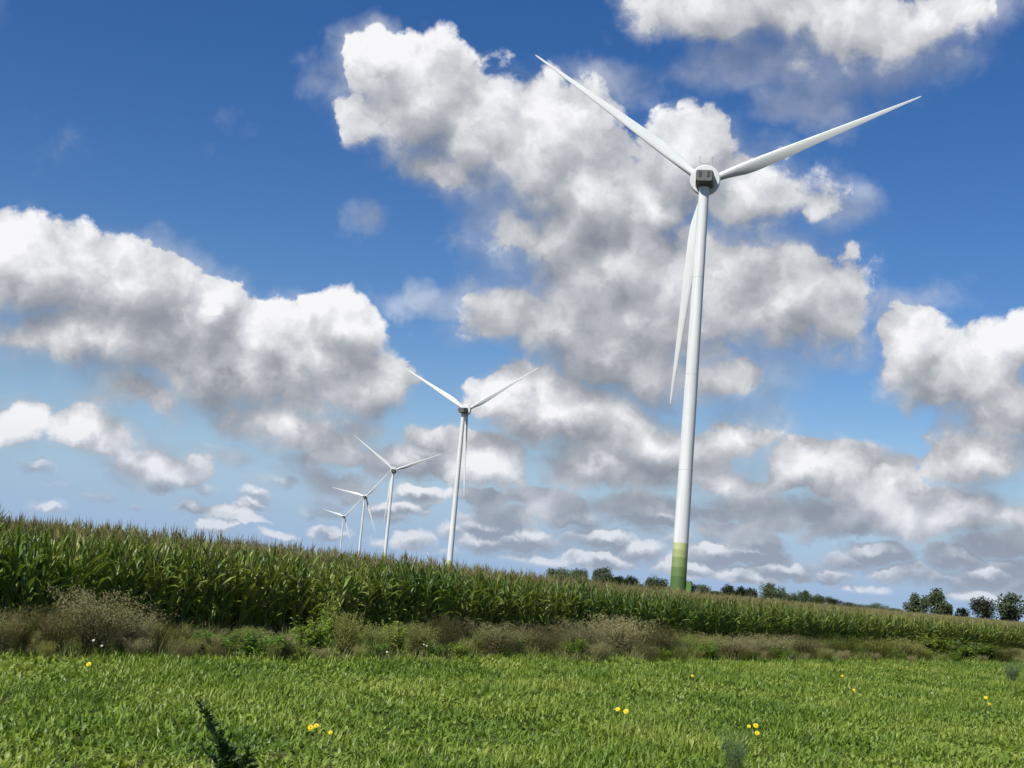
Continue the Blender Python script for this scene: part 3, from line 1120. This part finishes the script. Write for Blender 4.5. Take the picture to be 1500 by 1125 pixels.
WEEDS = [
    ('brown', 135, 962, 98, 120, 'largest brown seeding bush, at the left in front of the corn', 0),
    ('brown', 80, 962, 74, 92, 'brown seeding bush left of the largest one at the left', 1),
    ('brown', 190, 962, 70, 84, 'brown seeding bush on the right flank of the largest one', 2),
    ('olive', 28, 961, 66, 60, 'yellow green wispy weed near the left edge of the strip', 0),
    ('brown', -4, 962, 70, 70, 'brown seeding weed cut by the left edge of the picture', 3),
    ('olive', 232, 962, 52, 56, 'olive weed just right of the big brown bush', 1),
    ('olive', 266, 960, 46, 50, 'low olive weed between the big brown bush and the bright herbs', 2),
    ('herb', 312, 962, 34, 60, 'bright green leafy herb, the left of two in front of the dark corn base', 0),
    ('herb', 378, 966, 38, 66, 'bright green leafy herb, the larger of two in front of the dark corn base', 1),
    ('dark', 420, 966, 26, 40, 'low grey thistle clump right of the bright green herbs', 0),
    ('green', 452, 962, 52, 54, 'dark green bushy weed right of the bright herbs', 0),
    ('green', 476, 955, 80, 34, 'tall thin green weed standing against the dark corn', 1),
    ('olive', 506, 963, 64, 64, 'tall yellow olive weed left of the second turbine foot', 0),
    ('olive', 548, 963, 48, 62, 'low olive weed under the second turbine, left side', 1),
    ('green', 572, 962, 46, 44, 'small green weed with upright stems below the second turbine', 2),
    ('olive', 612, 963, 52, 62, 'olive weed beside the white flowers', 2),
    ('brown', 655, 964, 64, 66, 'narrow brown seeding weed left of the dark gap', 1),
    ('brown', 730, 964, 52, 94, 'broad brown seeding weed right of the dark gap', 0),
    ('brown', 790, 964, 50, 84, 'brown seeding weed in the middle of the strip', 2),
    ('brown', 850, 964, 56, 88, 'brown seeding weed left of the near turbine foot', 3),
    ('brown', 905, 964, 62, 92, 'tallest brown seeding weed left below the near turbine', 1),
    ('brown', 962, 965, 52, 86, 'brown seeding weed just below the near turbine', 0),
    ('dark', 985, 967, 30, 46, 'dark low clump at the foot of the strip below the near turbine', 1),
    ('olive', 1022, 966, 38, 76, 'low olive weed right below the near turbine', 1),
    ('brown', 1070, 967, 36, 84, 'low brown weed in the strip below the small tree row', 2),
    ('brown', 1125, 967, 38, 84, 'low brown weed below the widest tree of the row', 3),
    ('brown', 1180, 967, 36, 84, 'low brown weed in the right part of the strip', 1),
    ('olive', 1232, 967, 36, 80, 'olive weed in the right part of the strip', 0),
    ('olive', 1285, 968, 34, 80, 'olive weed left of the twin round trees', 2),
    ('olive', 1330, 968, 32, 66, 'olive weed below the twin round trees', 1),
    ('green', 1378, 966, 32, 62, 'fresh green leafy weed at the right end of the strip', 0),
    ('green', 1425, 968, 24, 64, 'low green weed towards the right edge', 1),
    ('olive', 1470, 972, 26, 60, 'low olive weed at the right edge of the picture', 0),
    ('dark', 1074, 1142, 78, 44, 'dim feathery thistle in the grass at the bottom, left of the three yellow flowers', 0),
    ('dark', 1482, 1002, 36, 30, 'small dark bushy thistle standing alone in the grass at the right edge', 1),
]
for kd, px, by, tp, wp, lab, v in WEEDS:
    weed(kd, px, by, tp * (1.12 if by < 975 else 1), wp * 1.08, lab, v=v)

# low mixed growth filling the strip and the corn edge
cover = [blade_clump(400 + i, 40, .22, .30, .62, .005, .010, .30, mtl='drygrass', droop=.8) for i in range(3)]
cover += [blade_clump(410 + i, 34, .20, .20, .42, .008, .015, .35, mtl='grass') for i in range(2)]
small = []
for kd in ('brown', 'olive', 'green', 'herb'):
    for fo, st in KITS[kd][:2]:
        small.append(fo)
cover += small
rng = random.Random(33)
pts = []
s = -14.0
while s < 75:
    for _ in range(9):
        n = rng.uniform(-.35, 4.2)
        ss = s + rng.uniform(0, .5)
        x, y = strip(ss, n)
        if not in_view(x, y, 2):
            continue
        u = rng.random()
        far = np.interp(ss, [0, 60], [1, .85])
        if u < .56:
            k = rng.randrange(3) if rng.random() < .55 else 3 + rng.randrange(2)
            z = rng.uniform(.6, 1.15) * far
            pts.append(((x, y, 0), (0, 0, rng.uniform(0, 6.28)), (1.2, 1.2, z), k))
        elif u < .88:
            k = 5 + (rng.randrange(4) if rng.random() < .7 else 4 + rng.randrange(4))
            z = (rng.uniform(.22, .46) if ss < 13 else rng.uniform(.28, .64)) * far
            pts.append(((x, y, 0), (0, 0, rng.uniform(0, 6.28)), (z * 1.2, z * 1.2, z), k))
    s += .38
scatter('weed_cover', pts, cover, 'low mixed dry and green growth filling the strip before the corn', 'weeds')

# two dark weeds close to the camera
for px, by, h_px, lean, kd, lab in ((342, 1146, 104, -.58, 'darkweed', 'dark leaning weed spike at the bottom edge, left of the middle'),):
    g = ground_at(px, by)
    mpp = g.y / FPX
    mb = spike_weed(500 + px, h_px * mpp, lean * h_px * mpp, .12, 150)
    fol, stm = MB(), MB()
    for f, mi in zip(mb.f, mb.mi):
        (stm if mi else fol).add([mb.v[q] for q in f], [tuple(range(len(f)))])
    o = tag(obj('dock_weed', None, loc=(g.x, g.y, 0)), lab, 'weed')
    obj('foliage', fol.mesh('foliage', [kd]), o)
    obj('stem', stm.mesh('stem', [kd]), o)


# ------------------------------------------------------------------ flowers
def flower_head(n, r, seed):
    rr = random.Random(seed)
    b = MB()
    for ring_, (k, q, up) in enumerate(((n, 1.0, .10), (n, .66, .35))):
        for i in range(k):
            a = 2 * math.pi * (i + .5 * ring_) / k + rr.uniform(-.1, .1)
            d = Vector((math.cos(a), math.sin(a), up))
            s_ = Vector((-math.sin(a), math.cos(a), 0)) * r * .26
            z0 = Vector((0, 0, .003 * ring_))
            b.add([z0 + d * r * .12 - s_ * .4, z0 + d * r * .12 + s_ * .4, z0 + d * r * q * .75 + s_, z0 + d * r * q, z0 + d * r * q * .75 - s_], [(0, 1, 2, 3, 4)])
    return b


FLOWER_ME = [flower_head(11, .034, 600 + i).mesh('flower_head', ['petal']) for i in range(3)]
WHITE_ME = [flower_head(8, .026, 620).mesh('flower_head', ['white'])]
b = MB(); b.rings([circle(.010, .004, 8), circle(.008, .012, 8)])
EYE_ME = b.mesh('flower_eye', ['eye'])


def flower(px, py, size, label, white=False, group=None, tall=.30):
    z = tall
    g = ground_at(px, py, z)
    o = tag(obj('white_flower' if white else 'yellow_flower', None, loc=(g.x, g.y, 0)), label, 'flower', group)
    b = MB()
    b.tube([(.02, .01, 0), (.012, 0, z * .6), (0, 0, z)], [.004, .0035, .003], 5)
    obj('stem', b.mesh('stem', ['stem']), o)
    hd = obj('flower_head', (WHITE_ME if white else FLOWER_ME)[int(px) % (1 if white else 3)], o, loc=(0, 0, z), rot=(R(50), R((px * 13) % 40 - 24), 0), scale=size * (.85 + (px * 7 % 10) * .03))
    obj('flower_eye', EYE_ME, hd)
    o.rotation_euler = (0, 0, 0)
    return o


# the head is turned up and towards the camera, as most of them are
YEL = [
    (130, 973, 1.25, 'single yellow flower below the largest brown bush'),
    (455, 1066, .95, 'left flower of the yellow pair at the bottom, left of the middle'),
    (463, 1063, .90, 'right flower of the yellow pair at the bottom, left of the middle'),
    (484, 1073, .6, 'small half open yellow flower right of the bottom left pair'),
    (905, 1039, 1.0, 'left flower of the yellow pair in the middle of the meadow'),
    (917, 1042, 1.0, 'right flower of the yellow pair in the middle of the meadow'),
    (1097, 1064, .7, 'smallest of the three yellow flowers at the bottom right'),
    (1107, 1063, 1.0, 'upper right one of the three yellow flowers at the bottom right'),
    (1109, 1074, 1.0, 'lowest of the three yellow flowers at the bottom right'),
    (1014, 990, .8, 'tiny yellow flower alone in the meadow below the near turbine'),
    (1234, 990, .8, 'tiny yellow flower near the weeds right of the middle'),
    (1251, 1011, .85, 'tiny yellow flower in the meadow below the right end of the tree row'),
    (1444, 1022, 1.1, 'upper flower of the yellow pair near the right edge'),
    (1449, 1031, 1.0, 'lower flower of the yellow pair near the right edge'),
]
for px, py, sz, lab in YEL:
    flower(px, py, sz, lab)
WHI = [(137, 938, 'upper white flower in front of the largest brown bush'), (149, 946, 'lower white flower in front of the largest brown bush'),
       (621, 944, 'left white flower of the trio in the olive weeds'), (625, 946, 'right white flower of the trio in the olive weeds'),
       (628, 933, 'topmost white flower of the trio in the olive weeds'), (567, 955, 'single white flower below the second turbine'),
       (1365, 1015, 'lone white flower in the right meadow'), (1390, 992, 'lone white flower in the meadow near the right weeds'),
       (1466, 980, 'left white flower in the weeds at the right edge'), (1484, 984, 'right white flower by the dark thistle at the right edge')]
for px, py, lab in WHI:
    flower(px, py, .75, lab, True, tall=.42 if py < 960 else .3)


# ------------------------------------------------------------------ trees on the horizon
def tree_parts(seed, h, wd, leaf, gap=0.0, trunk=.22):
    rr = random.Random(seed)
    cr, tk = MB(), MB()
    lobes = []
    rz = min(.24 * wd, .30 * h)
    for k in range(26):
        a, e = rr.uniform(0, 6.28), rr.uniform(-1, 1)
        ce = math.sqrt(max(0.0, 1 - abs(e) ** 2.4)) if e > 0 else 1 - .25 * e * e
        q = math.sqrt(rr.uniform(.05, 1)) * ce
        x, y = math.cos(a) * q * wd * .37, math.sin(a) * q * wd * .37
        z0, z1 = h * trunk + rz * .5, h - rz * .85
        z = z0 + (z1 - z0) * (e * .5 + .5) * rr.uniform(.82, 1.0)
        lobes.append((Vector((x, y, z)), rr.uniform(.55, 1.0)))
    for c, r_ in lobes:
        if rr.random() < gap:
            continue
        for j in range(130):
            d = Vector((rr.gauss(0, 1), rr.gauss(0, 1), rr.gauss(0, 1))).normalized() * (rr.random() ** .38) * r_
            p = c + Vector((d.x * wd * .21, d.y * wd * .21, d.z * rz))
            e1 = Vector((rr.gauss(0, 1), rr.gauss(0, 1), rr.gauss(0, .6))).normalized()
            e2 = e1.orthogonal().normalized()
            s_ = leaf * rr.uniform(.5, 1.2)
            cr.add([p - e1 * s_, p + e2 * s_ * .6, p + e1 * s_, p - e2 * s_ * .6], [(0, 1, 2, 3)])
    tr = h * .022
    tk.tube([(0, 0, -.1), (.02 * h, 0, h * .3), (0, .01 * h, h * .6), (0, 0, h * .82)], [tr * 1.3, tr, tr * .6, tr * .2], 8)
    for c, r_ in lobes[::2]:
        z0 = h * rr.uniform(.22, .5)
        tk.tube([(0, 0, z0), (c.x * .5, c.y * .5, (z0 + c.z) * .5 + .03 * h), tuple(c)], [tr * .55, tr * .35, tr * .12], 5)
    return cr, tk


# (x left, x right, top y, distance, pale?, label)
TREES = [
    (802, 842, 829, 900, 0, 'leftmost broad tree of the far row, beside the corn top'),
    (836, 866, 832, 930, 0, 'second tree from the left of the far row, joined to the leftmost'),
    (868, 899, 830, 900, 0, 'round tree third from the left in the far row'),
    (896, 915, 842, 980, 0, 'low bushy tree right of the round third one'),
    (912, 938, 843, 950, 0, 'low tree left of the bushy one by the near turbine'),
    (943, 980, 843, 900, 0, 'bushy tree just left of the near turbine foot'),
    (1002, 1020, 850, 900, 0, 'small tree just right of the near turbine foot'),
    (1019, 1040, 855, 930, 0, 'second small tree right of the near turbine foot'),
    (1038, 1060, 865, 1000, 0, 'low bush between the near turbine and the middle trees'),
    (1057, 1080, 855, 900, 0, 'dark round tree at the left end of the middle group'),
    (1077, 1095, 858, 920, 0, 'narrow tree second from the left in the middle group'),
    (1091, 1112, 859, 930, 1, 'paler tree left of the widest one'),
    (1109, 1150, 853, 900, 0, 'widest and tallest tree of the middle group'),
    (1147, 1172, 864, 950, 0, 'tree just right of the widest one'),
    (1168, 1190, 864, 960, 0, 'second tree right of the widest one'),
    (1186, 1211, 870, 1000, 0, 'tree where the row starts to sink, right of the middle'),
    (1211, 1237, 877, 1150, 0, 'low tree left in the sinking end of the row'),
    (1235, 1263, 881, 1300, 0, 'lower tree next in the sinking end of the row'),
    (1262, 1290, 885, 1500, 0, 'second last tiny tree of the row'),
    (1285, 1316, 887, 1600, 0, 'last tiny tree of the row'),
    (1325, 1360, 867, 480, 0, 'left of the twin round trees near the right edge'),
    (1354, 1400, 862, 470, 0, 'right and larger of the twin round trees near the right edge'),
    (1398, 1420, 889, 520, 1, 'low pale shrub right of the twin trees'),
    (1419, 1462, 873, 500, 1, 'paler open crowned tree between the twin trees and the right edge'),
    (1461, 1506, 866, 460, 0, 'dark tree at the right edge of the picture'),
]
for k in range(22):                    # low growth that closes the hedge between them
    xa = 806 + k * 23.5
    hz = 845 + .0875 * (xa + 12 - 750)
    TREES.append((xa - 6, xa + 27, hz - max(4, np.interp(xa, [800, 900, 1000, 1150, 1320], [20, 17, 13, 14, 7]) * (.8 + .35 * math.sin(k * 2.3))), 1000 + 40 * (k % 5) + (300 if xa > 1200 else 0), 0,
                  'low dark shrub closing the far hedge line between the taller trees'))
for i, (xa, xb, yt, dist, pale, lab) in enumerate(TREES):
    xc = .5 * (xa + xb)
    d = ray(xc, yt)
    t_ = dist / d.y
    top = CAM_Z + d.z * t_
    wd = (xb - xa) / FPX * dist * 1.15
    h = max(top, 3.0) * (1.02 if 'closing' in lab else 1.09)
    cr, tk = tree_parts(700 + i, h, wd, max(.3, min(wd, h) * .038), gap=.25 if pale else .03, trunk=.02 if h < 9 else .07)
    is_shrub = 'shrub' in lab or 'bush ' in lab
    o = tag(obj('shrub' if is_shrub else 'tree', None, loc=(d.x * t_, dist, 0), rot=(0, 0, i)), lab, 'shrub' if is_shrub else 'tree', 'low hedge on the horizon' if 'closing' in lab else 'far trees on the horizon')
    obj('crown', cr.mesh('crown', ['treeleaf2' if pale else 'treeleaf']), o)
    obj('trunk', tk.mesh('trunk', ['bark'], True), o)
#---VEGEND
